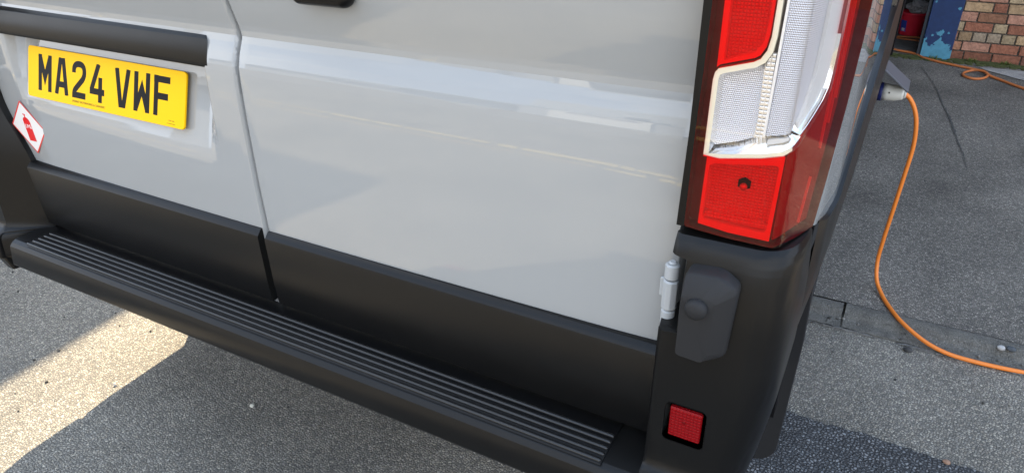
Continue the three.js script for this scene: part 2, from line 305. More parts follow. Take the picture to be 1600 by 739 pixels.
  { const p = bg.attributes.position, uv = bg.attributes.uv; for (let i = 0; i < p.count; i++) uv.setXY(i, (p.getX(i) + .088) / .176 * .98 + .01 + p.getZ(i) * .3, .002 + p.getY(i) / .72); }
  mesh('painted_board', bg, std({ map: tx, roughness: .6 }), jamb);
  mesh('stop_rail', boxUV(box(.02, 2.4, .06, .003, -.10, 1.2, -.03)), std({ color: lin(.05, .06, .075), roughness: .7 }), jamb);

  const gar = group('garage', 'dark open garage behind the van beside the blue jamb', 'garage', [0, 0, 0]);
  const inner = std({ color: lin(.24, .21, .18), roughness: .95, bumpMap: brickB, bumpScale: .01 });
  mesh('wall', boxUV(box(.2, 3, 5, 0, 1.42, 1.5, ZW - 2.75)), inner, gar);
  mesh('wall', boxUV(box(.2, 3, 5, 0, -3.1, 1.5, ZW - 2.75)), inner, gar);
  mesh('wall', boxUV(box(4.9, 3, .2, 0, -.85, 1.5, ZW - 5.35)), inner, gar);
  mesh('lintel', boxUV(box(4.9, .5, .24, 0, -1.15, 2.75, ZW - .13)), std({ map: brickC, color: lin(.3, .16, .1), roughness: .95 }), gar);
  mesh('front_wall', boxUV(box(3, 3, .24, 0, -4.7, 1.5, ZW - .13)), std({ map: brickC, color: lin(.3, .16, .1), bumpMap: brickB, bumpScale: .01, roughness: .95 }), gar);
  mesh('roof', boxUV(box(16, .18, 7.2, .02, 2, 3.2, ZW - 3.1)), std({ color: lin(.08, .075, .07), roughness: .9 }), gar);
  const fl = sheet([[-3.2, ZW - 5.3], [1.4, ZW - 5.3], [1.4, ZW - .05], [-3.2, ZW - .05]], DY + .006, 0, std({ map: concC, color: lin(.7, .7, .7), roughness: .9 }), 'garage_floor', 'grey concrete floor inside the garage');
}
{ // red bucket in the garage, rags in it
  const b = group('bucket', 'red plastic bucket with a blue and white label inside the garage', 'bucket', [1.03, DY + .006, -5.22]);
  const prof = [[.0, .0], [.072, .0], [.078, .004], [.094, .15], [.101, .152], [.101, .163], [.092, .165], [.088, .158], [.074, .01], [0, .008]].map(([x, y]) => new THREE.Vector2(x, y));
  mesh('body', new THREE.LatheGeometry(prof, 40), std({ color: lin(.72, .02, .05), roughness: .4, side: THREE.DoubleSide }), b);
  const lab = (r0, r1, y0, y1, a0, a1, m, nm) => { const rows = []; for (let j = 0; j <= 4; j++) { const row = []; for (let i = 0; i <= 10; i++) { const a = lerp(a0, a1, i / 10), t = j / 4, r = lerp(r0, r1, t); row.push([r * Math.sin(a), lerp(y0, y1, t), r * Math.cos(a)]); } rows.push(row); } mesh(nm, fromGrid(rows), m, b); };
  lab(.0815, .0905, .03, .11, -.95, -.42, std({ color: lin(.03, .07, .45), roughness: .4, side: THREE.DoubleSide }), 'label');
  lab(.083, .0855, .034, .055, -.8, -.5, std({ color: lin(.6, .6, .65), roughness: .4, side: THREE.DoubleSide }), 'label_patch');
  const h = new THREE.TorusGeometry(.1, .003, 8, 30, Math.PI); h.rotateX(-.9); h.translate(0, .15, 0);
  mesh('handle', h, std({ color: lin(.5, .5, .5), metalness: .8, roughness: .4 }), b);
  const rag = new THREE.IcosahedronGeometry(.075, 5), p = rag.attributes.position, v = new THREE.Vector3();
  for (let i = 0; i < p.count; i++) { v.fromBufferAttribute(p, i); const d = v.clone().normalize(), n = fbm(d.x * 3 + 9, d.y * 3 + d.z * 2.3 + 9, 999, 14, 4); v.multiplyScalar(.55 + n * .9); v.y *= .7; p.setXYZ(i, v.x, v.y, v.z); }
  rag.computeVertexNormals();
  const rg = mesh('rag', mergeVertices(rag), std({ color: lin(.36, .36, .38), roughness: .95 })); rg.geometry.computeVertexNormals(); rg.position.set(1.05, DY + .2, -5.22); tag(rg, 'crumpled grey rag lying on top of the red bucket', 'rag');
  const st = mesh('broom_handle', new THREE.CylinderGeometry(.011, .011, 1.2, 12), std({ color: lin(.35, .22, .1), roughness: .6 })); st.position.set(1.09, DY + .62, -5.42); st.rotation.set(-.18, 0, -.18); tag(st, 'wooden broom handle leaning behind the red bucket', 'broom handle');
}
{ // moss and grass at the foot of the wall
  const r = rng(31), strip = [];
  for (let i = 0; i < 700; i++) { const x = .95 + 2.0 * r(), z = ZW + .012 + Math.pow(r(), 1.7) * .10, s = .004 + .011 * r(); const g = new THREE.IcosahedronGeometry(s, 1); g.scale(1.7, .55, 1); g.translate(x, DY + s * .2, z); strip.push(g); }
  const ms = mesh('moss', mergeGeometries(strip), std({ color: lin(.055, .065, .018), roughness: 1 })); ms.userData.kind = 'stuff'; ms.userData.label = 'dark green moss along the foot of the brick wall'; 
  const tuft = (x, z, n, h, label) => {
    const t = group('weed', label, 'weed', [x, DY, z]); const blades = [];
    for (let i = 0; i < n; i++) { const a = r() * 6.28, l = h * (.5 + .6 * r()), lean = .3 + .9 * r(), w = .0022 + .002 * r(); const rows = []; for (let k = 0; k <= 4; k++) { const q = k / 4, d = lean * l * q * q * .7, ww = w * (1 - q * .9); rows.push([[Math.cos(a) * d - Math.sin(a) * ww + (hash2(i, 1, 2) - .5) * .05, l * q * (1 - .25 * q * lean), Math.sin(a) * d + Math.cos(a) * ww], [Math.cos(a) * d + Math.sin(a) * ww + (hash2(i, 1, 2) - .5) * .05, l * q * (1 - .25 * q * lean), Math.sin(a) * d - Math.cos(a) * ww]]); } blades.push(fromGrid(rows)); }
    mesh('leaf_blades', mergeGeometries(blades), std({ color: lin(.12, .16, .035), roughness: .8, side: THREE.DoubleSide }), t).userData.kind = 'stuff';
  };
  tuft(1.195, ZW + .05, 22, .035, 'small green weed at the foot of the blue jamb');
  tuft(1.415, ZW + .045, 60, .034, 'low grass tuft under the brick wall nearest the jamb');
  tuft(1.60, ZW + .045, 70, .036, 'low grass tuft under the brick wall farther right of the jamb');
}

// ------------------------------------------------------------------ out of frame: what shades and mirrors
{
  const h = group('neighbouring_house', 'rendered house left of the van that shades the road', 'house', [-7.2, 0, -6.5]);
  const wm = std({ color: lin(.45, .42, .38), roughness: .95 });
  mesh('wall', boxUV(box(7, 5, 10, 0, 0, 2.5, 0)), wm, h);
  mesh('flat_roof', boxUV(box(7.06, .12, 10.06, 0, 0, 4.95, 0)), std({ color: lin(.12, .1, .09), roughness: .9 }), h);
  h.rotation.y = 0.02;
  const o = group('terraced_house', 'grey rendered house across the street', 'house', [-11.5, 0, 13]);
  mesh('wall', boxUV(box(11, 4.2, 6, 0, 0, 2.1, 3)), std({ color: lin(.36, .37, .38), roughness: .95 }), o);
  const rgm = new THREE.ExtrudeGeometry(poly([[-.4, 4.2], [3, 6.0], [6.4, 4.2]]), { depth: 11.6, bevelEnabled: false }); rgm.rotateY(-Math.PI / 2); rgm.translate(5.8, 0, 0);
  mesh('roof', rgm, std({ color: lin(.16, .17, .19), roughness: .7 }), o);
  const w2 = group('corrugated_roof_house', 'pale house with corrugated roof and wide white framed window across the street', 'house', [-2.9, 0, 12]);
  mesh('wall', boxUV(box(5.6, 5.3, 7.9, 0, .4, 2.65, 4)), std({ color: lin(.40, .42, .45), roughness: .9 }), w2);
  const sh = []; for (let i = 0; i < 46; i++) { const c = new THREE.CylinderGeometry(.07, .07, 5.6, 8, 1, false); c.rotateX(.866); c.translate(-2.6 + i * .135, 7.05, 1.9); sh.push(c); }
  const cr = mesh('corrugated_roof', mergeGeometries(sh), std({ color: lin(.40, .42, .43), roughness: .6 }), w2); cr.userData.kind = 'stuff';
  const wh = std({ color: lin(.85, .86, .84), roughness: .5 }), fr = mesh('window_head', box(2.7, .42, .1, .01, -.3, 4.80, -.05), wh, w2);
  mesh('window_post', box(.36, 1.0, .1, .01, -1.47, 4.09, -.05), wh, w2); mesh('window_post', box(.36, 1.0, .1, .01, .87, 4.09, -.05), wh, w2); mesh('sill', box(2.7, .3, .1, .01, -.3, 3.44, -.05), wh, w2);
  mesh('pane', box(1.98, 1.0, .04, .005, -.3, 4.09, -.03), std({ color: lin(.30, .29, .31), roughness: .3 }), w2);
}

// ------------------------------------------------------------------ the van
const van = group('camper_van', 'light grey camper van seen at its rear right corner, black bumper and red tail light', 'van', [0, 0, 0]);
const part = (name, geo, mat, parent = van, label) => { const m = mesh(name, geo, mat, parent); if (label) m.userData.label = label; return m; };
// rear door surface: height -> how far out
const PZ = [[.40, -.002], [.62, .000], [.75, .001], [.867, -.001], [.918, -.0025], [.960, -.0045], [.985, -.0062], [.997, -.0074], [.999, -.0077], [1.001, -.0082], [1.010, -.0110], [1.020, -.0148], [1.030, -.0193], [1.040, -.0244], [1.045, -.0270], [1.048, -.0281], [1.0505, -.0284], [1.056, -.0282], [1.066, -.0266], [1.084, -.022], [1.111, -.0155], [1.15, -.008], [1.20, -.002], [1.3, .003], [1.7, -.012], [2.3, -.06]];
function pz(y) {
  let i = 0; while (i < PZ.length - 2 && y > PZ[i + 1][0]) i++;
  const h = (k) => PZ[Math.max(0, Math.min(PZ.length - 1, k))], sl = (k) => { const a = h(k - 1), b = h(k), c = h(k + 1); if (a === b) return (c[1] - b[1]) / (c[0] - b[0]); if (b === c) return (b[1] - a[1]) / (b[0] - a[0]); const d0 = (b[1] - a[1]) / (b[0] - a[0]), d1 = (c[1] - b[1]) / (c[0] - b[0]); return d0 * d1 <= 0 ? 0 : 2 * d0 * d1 / (d0 + d1); };
  const [y0, z0] = h(i), [y1, z1] = h(i + 1), d = y1 - y0, t = (y - y0) / d, t2 = t * t, t3 = t2 * t;
  return (2 * t3 - 3 * t2 + 1) * z0 + (t3 - 2 * t2 + t) * d * sl(i) + (-2 * t3 + 3 * t2) * z1 + (t3 - t2) * d * sl(i + 1);
}
const curve = (x) => -0.012 * x * x - 0.05 * Math.pow(Math.max(0, Math.abs(x) - .70), 2) * 4;
const plateZ = (y) => -0.004 - 0.3495 * (y - 0.8495);              // raked face of the plate recess
function doorGeo(x0, x1, recess) {
  const R = .006, xs = [], ys = [];
  const edgeList = (a, b, step) => { const l = [a, a + R * .07, a + R * .25, a + R * .55, a + R]; const n = Math.ceil((b - a - 2 * R) / step); for (let i = 1; i < n; i++) l.push(a + R + (b - a - 2 * R) * i / n); l.push(b - R, b - R * .55, b - R * .25, b - R * .07, b); return l; };
  xs.push(...edgeList(x0, x1, recess ? .003 : .02));
  ys.push(...edgeList(.50, 2.25, .02).filter((y) => y < .83 || y > 1.17), ...Array.from({ length: 114 }, (_, i) => .831 + i * .003), ...[.9955, .9965, .9975, .9983, .9989, .9996, 1.0003, 1.0011, 1.0019, 1.0425, 1.0445, 1.0455, 1.0465, 1.0475, 1.0485, 1.0495, 1.0505, 1.0515, 1.0525]); ys.sort((a, b) => a - b);
  const roll = (d) => d >= R ? 0 : R - Math.sqrt(Math.max(0, R * R - (R - d) * (R - d)));
  const z = (x, y) => {
    let q = pz(y) + curve(x);
    if (recess) {
      const k = smooth(-.078, -.116, x) * smooth(-.745, -.715, x) * smooth(1.045, 1.03, y), f = plateZ(y) - .006;
      const tgt = Math.min(q, f), soft = -Math.log(Math.exp(-q * 700) + Math.exp(-f * 700) - 0) / 700; // blend along the lower rim
      q = lerp(q, Math.min(soft === soft ? -(Math.log(Math.exp(-q * 380) + Math.exp(-f * 380)) / 380) : tgt, q), k);
    }
    return q - Math.max(roll(x - x0), roll(x1 - x), roll(y - .50), roll(2.25 - y));
  };
  const rows = ys.map((y) => [[xs[0], y, z(xs[0], y) - .03], ...xs.map((x) => [x, y, z(x, y)]), [xs[xs.length - 1], y, z(xs[xs.length - 1], y) - .03]]);
  const drop = (r) => r.map(([x, y, zz]) => [x, y, zz - .03]);
  return toCreasedNormals(fromGrid([drop(rows[0]), ...rows, drop(rows[rows.length - 1])]), 0.9);
}
const GAP = .0042;
const leftDoor = part('rear_door', boxUV(doorGeo(-.865, -GAP, true)), M.paint, van, 'left rear door with the number plate');
const rightDoor = part('rear_door', boxUV(doorGeo(GAP, .815, false)), M.paint, van, 'right rear door without a plate');
part('door_seal', box(.05, 1.72, .012, .003, 0, 1.38, -.055), M.seal);
// black lower trims on the doors
function trim(x0, x1, y0, y1, parent) {
  const pr = roundPoly([[-.012, y0], [.0135, y0], [.016, y0 + .05], [.0165, y1 - .012], [.0045, y1], [-.012, y1]], [0, .003, .0, .004, .003, 0], 4);
  const g = profileX(pr, x0, x1, .6); return part('lower_trim', boxUV(g), M.black, parent);
}
trim(-.785, -.0105, .516, .682, leftDoor); trim(.0078, .799, .516, .680, rightDoor);
// black grab strip above the plate
{
  const pr = roundPoly([[-.055, 1.0445], [-.0265, 1.0445], [-.0195, 1.039], [-.0065, .996], [-.0085, .9895], [-.055, .9905]], [0, .003, .004, .005, .003, 0], 5);
  let s = profileX(pr, -.74, -.0725, .6); 
  const p = s.attributes.position; for (let i = 0; i < p.count; i++) if (p.getX(i) > -.08) { const y = p.getY(i); p.setX(i, p.getX(i) - .010 * Math.pow(Math.max(0, (y - 1.031) / .0135), 2)); }
  part('grab_strip', boxUV(s), M.black, leftDoor);
}
// number plate
{
  const W = .52, H = .111, S = 3800, cv = document.createElement('canvas'); cv.width = 1976; cv.height = 422;
  const c = cv.getContext('2d'), mm = S / 1000; c.fillStyle = '#ffc400'; c.fillRect(0, 0, cv.width, cv.height);
  c.scale(mm, mm); c.strokeStyle = '#0d0d0f'; c.fillStyle = '#0d0d0f'; c.lineJoin = 'miter'; c.lineCap = 'butt'; c.miterLimit = 8;
  const G = {
    M: [[[7, 79], [7, 0]], [[43, 79], [43, 0]], [[6, 2], [25, 50], [44, 2]]],
    A: [[[7, 79], [20.5, 0]], [[43, 79], [29.5, 0]], [[17, 7], [33, 7]], [[12, 57], [38, 57]]],
    V: [[[6.5, 0], [21, 79]], [[43.5, 0], [29, 79]], [[18, 73], [32, 73]]],
    W: [[[7, 0], [7, 79]], [[43, 0], [43, 79]], [[6, 77], [25, 31], [44, 77]]],
    F: [[[7, 79], [7, 0]], [[0, 7], [48, 7]], [[4, 40], [43, 40]]],
    4: [[[30, 0], [7, 54]], [[1, 57], [50, 57]], [[36, 27], [36, 79]]],
  };
  const draw = (ch, x, y) => {
    c.save(); c.translate(x, y); c.lineWidth = 13;
    if (ch === '2') { c.beginPath(); c.moveTo(7, 26); c.lineTo(7, 22); c.quadraticCurveTo(7, 7, 25, 7); c.quadraticCurveTo(43, 7, 43, 23); c.quadraticCurveTo(43, 34, 33, 42); c.lineTo(13, 60); c.quadraticCurveTo(8, 65, 8, 72.5); c.lineTo(48, 72.5); c.stroke(); }
    else { c.beginPath(); c.rect(-2, 0, 54, 79); c.clip(); for (const l of G[ch]) { c.beginPath(); l.forEach(([a, b], i) => i ? c.lineTo(a, b) : c.moveTo(a, b)); c.stroke(); } }
    c.restore();
  };
  let x = 39; for (const ch of 'MA24 VWF') { if (ch === ' ') { x += 22; continue; } draw(ch, x, 15); x += 61; }
  c.font = 'bold 6.2px sans-serif'; c.textAlign = 'left'; c.fillText('SPINNEY MOTORHOMES & CARAVANS', 163, 103.5, 139);
  c.font = 'bold 3.2px sans-serif'; c.fillText('BS AU 145e', 474, 100);  c.fillStyle = '#3a3510'; c.fillRect(469, 104.2, 24, .9);
  const tx = new THREE.CanvasTexture(cv); tx.colorSpace = THREE.SRGBColorSpace; tx.anisotropy = 8;
  const sh = poly(roundPoly([[-W / 2, -H / 2], [W / 2, -H / 2], [W / 2, H / 2], [-W / 2, H / 2]], .009, 6));
  const g = new THREE.ExtrudeGeometry(sh, { depth: .003, bevelEnabled: true, bevelThickness: .0006, bevelSize: .0006, bevelOffset: -.0006, bevelSegments: 2 });
  const p = g.attributes.position, uv = g.attributes.uv; for (let i = 0; i < p.count; i++) uv.setXY(i, p.getX(i) / W + .5, p.getY(i) / H + .5);
  const pl = part('number_plate', g, new THREE.MeshPhysicalMaterial({ map: tx, roughness: .5, specularIntensity: .3 }), leftDoor, 'yellow number plate with black characters');
  pl.position.set(-.6941 + .26, .8571 + .0524, -.0165); pl.rotation.x = -Math.atan2(.0367, .1049);
  pl.position.z = -.0215;
}
// diamond gas sticker
{
  const cv = document.createElement('canvas'); cv.width = cv.height = 512; const c = cv.getContext('2d');
  c.translate(256, 256); const d = (r, f) => { c.fillStyle = f; c.beginPath(); c.moveTo(0, -r); c.lineTo(r, 0); c.lineTo(0, r); c.lineTo(-r, 0); c.fill(); };
  c.fillStyle = '#e8e4e0'; c.fillRect(-256, -256, 512, 512); d(256, '#e02a1c'); d(238, '#eeeae6');
  c.fillStyle = '#e3141c'; c.beginPath(); c.roundRect(-52, -98, 104, 232, [48, 48, 4, 4]); c.fill();
  c.fillRect(-9, -126, 18, 34); c.fillRect(-24, -130, 40, 9); c.beginPath(); c.arc(-16, -126, 7, 0, 7); c.fill();
  c.fillStyle = '#f4f0ec'; c.font = 'bold 52px sans-serif'; c.textAlign = 'center'; c.fillText('LPG', 0, 8);
  const tx = new THREE.CanvasTexture(cv); tx.colorSpace = THREE.SRGBColorSpace;
  const r = .0655, sh = poly([[0, -r], [r, 0], [0, r], [-r, 0]]), g = new THREE.ExtrudeGeometry(sh, { depth: .0005, bevelEnabled: false }); const p = g.attributes.position, uv = g.attributes.uv;
  for (let i = 0; i < p.count; i++) uv.setXY(i, p.getX(i) / (2 * r) + .5, p.getY(i) / (2 * r) + .5);
  const s = part('gas_sticker', g, new THREE.MeshPhysicalMaterial({ map: tx, roughness: .4, clearcoat: .5, clearcoatRoughness: .1 }), leftDoor, 'white diamond sticker with a red gas cylinder and the letters LPG');
  s.position.set(-.7515, .771, pz(.771) + curve(-.7435) + .0006); s.rotation.y = .02; s.position.z += .0012;
}
// handle on the right door, its lower edge in view
{
  const g = box(.115, .075, .034, .016, .234, 1.160, 0, 5); part('door_handle', boxUV(g), M.blackSmooth, rightDoor);
}
// hinges
for (const s of [1]) {
  const h = new THREE.Group(); h.name = 'hinge'; van.add(h); h.position.set(s > 0 ? .8115 : -.872, .737, .022);
  const cyl = (y0, y1, r, top) => { const e = .0022; return new THREE.LatheGeometry([[0, y0], [r - e, y0], [r, y0 + e], [r, y1 - e], [r - e, y1], [0, y1]].map(([x, y]) => new THREE.Vector2(x, y)), 28); };
  part('knuckle', toCreasedNormals(cyl(0, .026, .0098), .6), M.hinge, h); part('knuckle', toCreasedNormals(cyl(.0272, .074, .0106), .6), M.hinge, h); part('knuckle', toCreasedNormals(cyl(.0752, .099, .0098), .6), M.hinge, h);
  part('hinge_pin', toCreasedNormals(cyl(.098, .1025, .006), .6), M.hinge, h);
  part('leaf', box(.012, .03, .005, .002, -s * .012, .052, -.012), M.hinge, h);
}
// step bumper
{
  const prof = roundPoly([[-.05, .5035], [.030, .5035], [.092, .5035], [.1075, .4925], [.116, .442], [.108, .4355], [-.05, .4355]], [0, 0, .010, .016, .004, .003, 0], 8);
  const step = part('step_bumper', boxUV(profileX(prof, -.8085, .8085, .7)), M.black, van, 'black plastic rear step with ribbed tread');
  // tread: a plate with a fine joint round it, five ribs
  const tr = profileX(roundPoly([[-.012, .5036], [-.012, .5055], [.0985, .5055], [.0995, .5036]], [0, .0008, .0008, 0], 3), -.7525, .7525, .6);
  part('tread_plate', boxUV(tr), M.blackSmooth, step);
  for (let i = 0; i < 5; i++) {
    const z = .0356 + (.0917 - .0356) * i / 4, rg = new THREE.CapsuleGeometry(.0043, 1.494, 6, 16); rg.rotateZ(Math.PI / 2); rg.scale(1, .75, 1); rg.translate(0, .5058, z);
    part('rib', rg, M.ridge, step);
  }
}
// corner bumpers
function towerGeo(s) {
  const ys = [.40, .4355, .437, .442, .455, .47, .485, .494, .4985, .5015, .504, .5065, .51, .516, .525, .54, .56, .58, .60, .625, .65, .68, .71, .735, .748, .7505, .7535, .757, .78, .80, .82, .84, .858, .8605, .8635, .867, .874, .879, .883, .886, .888];
  const zfT = [[.40, .095], [.4355, .105], [.442, .113], .0, [.485, .1085], [.494, .1055], [.4985, .102], [.5015, .097], [.504, .089], [.5065, .081], [.51, .0755], [.516, .0715], [.525, .069], [.56, .067], [.68, .063], [.80, .056], [.85, .050], [.867, .0455], [.879, .0395], [.886, .0335], [.888, .031]].filter((q) => q);
  const xoT = [[.40, .925], [.4355, .935], [.46, .941], [.50, .950], [.54, .958], [.60, .966], [.68, .9715], [.80, .9725], [.87, .969], [.883, .967], [.888, .964]];
  const zsT = [[.40, -.108], [.46, -.108], [.72, -.108], [.80, -.085], [.888, -.066]];
  const at = (T, y) => { let i = 0; while (i < T.length - 2 && y > T[i + 1][0]) i++; return lerp(T[i][1], T[i + 1][1], Math.min(1, Math.max(0, (y - T[i][0]) / (T[i + 1][0] - T[i][0])))); };
  const rows = ys.map((y) => {
    const notch = s > 0 && y > .7515 && y < .862, low = y < .504, zf = at(zfT, y), xo = at(xoT, y), zs = at(zsT, y), xi = notch ? .8335 : y > .85 ? .8165 : .8105;
    const sec = [];
    const bx = notch ? .8325 : low ? .8095 : s > 0 && y > .85 ? .8125 : s < 0 ? lerp(.778, .834, smooth(.66, .84, y)) : .801;
    sec.push([bx - .001, -.045], [bx, notch ? .0 : low ? .03 : .004]);
    sec.push([lerp(bx, xi, .80), low ? zf - .012 : zf - .010], [xi - (notch || low ? 0 : .002), zf - .0065], [xi + .0015, zf - .0025], [xi + .006, zf]);
    for (const k of [.25, .5, .75]) sec.push([lerp(xi + .006, xo - .048, k), zf - .0006 * k]);
    const a = [xo - .048, zf - .0008], b = [xo - .006, zf - .006], c = [xo - .001, zf - .062];
    for (let k = 0; k <= 10; k++) { const t = k / 10, u = 1 - t; sec.push([u * u * a[0] + 2 * u * t * b[0] + t * t * c[0], u * u * a[1] + 2 * u * t * b[1] + t * t * c[1]]); }
    sec.push([xo + .0006, lerp(zf - .062, zs, .5)], [xo, zs + .002], [xo - .002, zs], [xo - .03, zs - .002], [.86, -.045]);
    return sec.map(([x, z], i) => [s * (x + (s < 0 && i > 1 ? .058 * Math.min(1, Math.max(0, (xo - .006 - x) / (xo - .82))) : 0)), y, z]);
  });
  return fromGrid(rows, { closeU: true, caps: true, flip: s > 0 });
}
for (const s of [1, -1]) {
  const A = new Brush(towerGeo(s)); A.geometry.deleteAttribute('uv');
  const cut = new RoundedBoxGeometry(.059, .068, .03, 4, .008); cut.deleteAttribute('uv'); const B = new Brush(cut); B.position.set(s * .8625, .604, .0745); B.updateMatrixWorld(); A.updateMatrixWorld();
  const ev = new Evaluator(); ev.attributes = ['position', 'normal']; ev.useGroups = false;
  let g; try { g = s < 0 ? A.geometry : ev.evaluate(A, B, SUBTRACTION).geometry.clone(); } catch (e) { console.log('csg', e.message); g = A.geometry; }
  for (const k of Object.keys(g.attributes)) if (k !== 'position') g.deleteAttribute(k);
  g = mergeVertices(g, 1e-5); g.computeVertexNormals(); g = toCreasedNormals(g, .62);
  const DX = s > 0 ? 0 : -.04, t = part('corner_bumper', boxUV(g), M.black, van, s > 0 ? 'right black corner bumper with reflector and rubber buffer' : 'left black corner bumper');
  if (s > 0) { // reflector in its pocket
    const rf = part('reflector', boxUV(box(.046, .053, .008, .0025, DX + s * .8635, .6055, .0625, 3), 24), M.reflector, t);
    const st = new THREE.SphereGeometry(.0025, 12, 8); st.scale(1, 1, .5); st.translate(DX + s * .862, .610, .0665);
    part('reflector_stud', st, M.reflector, t);
  }
  { // rubber buffer: bevelled block with a domed button
    const out = roundPoly([[.8405, .735], [.8405, .8585], [.884, .862], [.9075, .848], [.9035, .746], [.884, .733]], [.007, .009, .01, .008, .006, .01], 5);
    const face = roundPoly([[.8425, .739], [.8425, .831], [.866, .835], [.8845, .832], [.8825, .747], [.877, .7365]], [.006, .005, .004, .004, .004, .006], 5);
    const ring = (q, t, z0, z1) => q.map(([x, y], i) => [s * x, y, 0]);
    const rows = [], N = out.length; const lay = (t, z) => rows.push(out.map(([x, y], i) => [DX + s * lerp(x, face[i][0], t), lerp(y, face[i][1], t), z]));
    lay(0, .03); lay(0, .066); lay(.04, .0695); lay(.12, .072); lay(.86, .0835); lay(.95, .0848); lay(1, .0852);
    const bg = fromGrid(rows, { closeU: true, caps: true, flip: s > 0 });
    const rub = part('rubber_buffer', boxUV(toCreasedNormals(bg, .5)), M.rubber, t);
  }
  { const bt = new THREE.LatheGeometry([[.0145, 0], [.0145, .007], [.0139, .0100], [.0122, .0126], [.0085, .0149], [.004, .0160], [0, .0163]].map(([x, y]) => new THREE.Vector2(x, y)), 32); bt.rotateX(Math.PI / 2); bt.translate(DX + s * .8635, .8185, .0815); part('buffer_button', boxUV(bt), M.rubber, t); }
}
// tail lights: everything lies on one bent wall (across s, up y, out d)
const LI = [.826, .030], LC = [.937, .028], LS = [.970, -.07];
const lightWall = (() => {
  const pts = [LI], r = .013, d1 = [LI[0] - LC[0], LI[1] - LC[1]], d2 = [LS[0] - LC[0], LS[1] - LC[1]], l1 = Math.hypot(...d1), l2 = Math.hypot(...d2);
  const a = [LC[0] + d1[0] / l1 * r, LC[1] + d1[1] / l1 * r], b = [LC[0] + d2[0] / l2 * r, LC[1] + d2[1] / l2 * r];
  for (let k = 0; k <= 8; k++) { const t = k / 8, u = 1 - t; pts.push([u * u * a[0] + 2 * u * t * LC[0] + t * t * b[0], u * u * a[1] + 2 * u * t * LC[1] + t * t * b[1]]); }
  pts.push([LS[0] + d2[0] / l2 * .1, LS[1] + d2[1] / l2 * .1]);
  // s is measured along the sharp corner's two legs so that outlines keep their places
  const sOf = pts.map((p, i) => { const t = (i - 1) / 8; return i === 0 ? 0 : i === pts.length - 1 ? l1 + l2 + .1 : l1 - r + 2 * r * t; });
  return (s, d) => {
    let i = 0; while (i < sOf.length - 2 && s > sOf[i + 1]) i++;
    const t = (s - sOf[i]) / (sOf[i + 1] - sOf[i]), p = [lerp(pts[i][0], pts[i + 1][0], t), lerp(pts[i][1], pts[i + 1][1], t)];
    const a = smooth(l1 - r * 1.4, l1 + r * 1.4, s), n1 = [-(LC[1] - LI[1]), LC[0] - LI[0]].map((v) => v / l1), n2 = [-(LS[1] - LC[1]), LS[0] - LC[0]].map((v) => v / l2), n = [lerp(n1[0], n2[0], a), lerp(n1[1], n2[1], a)], q = Math.hypot(...n);
    return [p[0] + n[0] / q * d, p[1] + n[1] / q * d];
  };
})();
function lightPatch(pts, d0, d1, sgn, { hole, edge = .009, pitch = 1 } = {}) {     // d1 === d0: an open sheet
  const sh = poly(pts); if (hole) sh.holes.push(new THREE.Path(hole.map(([x, y]) => new THREE.Vector2(x, y))));
  let g = d1 === d0 ? new THREE.ShapeGeometry(sh) : new THREE.ExtrudeGeometry(sh, { depth: d1 - d0, bevelEnabled: false });
  g.deleteAttribute('normal'); g = new TessellateModifier(edge, 10).modify(g);
  const p = g.attributes.position, uv = new Float32Array(p.count * 2);
  for (let i = 0; i < p.count; i++) { const s = p.getX(i), y = p.getY(i), [x, z] = lightWall(s, d0 + p.getZ(i)); uv[2 * i] = s * pitch; uv[2 * i + 1] = y * pitch; p.setXYZ(i, sgn * x, y, z); }
  g.setAttribute('uv', new THREE.BufferAttribute(uv, 2));
  if (sgn < 0) { for (const a of Object.values(g.attributes)) for (let i = 0; i < a.count; i += 3) for (let k = 0; k < a.itemSize; k++) { const o = a.array, u = (i + 1) * a.itemSize + k, v = (i + 2) * a.itemSize + k, w = o[u]; o[u] = o[v]; o[v] = w; } }
  g.computeVertexNormals();
  return toCreasedNormals(g, .6);
}
function lightBevel(a, da, b, db, sgn) {            // a slanted strip between two outlines at different depths
  const N = 40, at = (pts, t) => { const k = t * (pts.length - 1), i = Math.min(pts.length - 2, Math.floor(k)), f = k - i; return [lerp(pts[i][0], pts[i + 1][0], f), lerp(pts[i][1], pts[i + 1][1], f)]; };
  const rows = []; for (let j = 0; j <= N; j++) { const p = at(a, j / N), q = at(b, j / N), row = []; for (let i = 0; i <= 4; i++) { const t = i / 4, [x, z] = lightWall(lerp(p[0], q[0], t), lerp(da, db, t)); row.push([sgn * x, lerp(p[1], q[1], t), z]); } rows.push(row); }
  return fromGrid(rows);
}
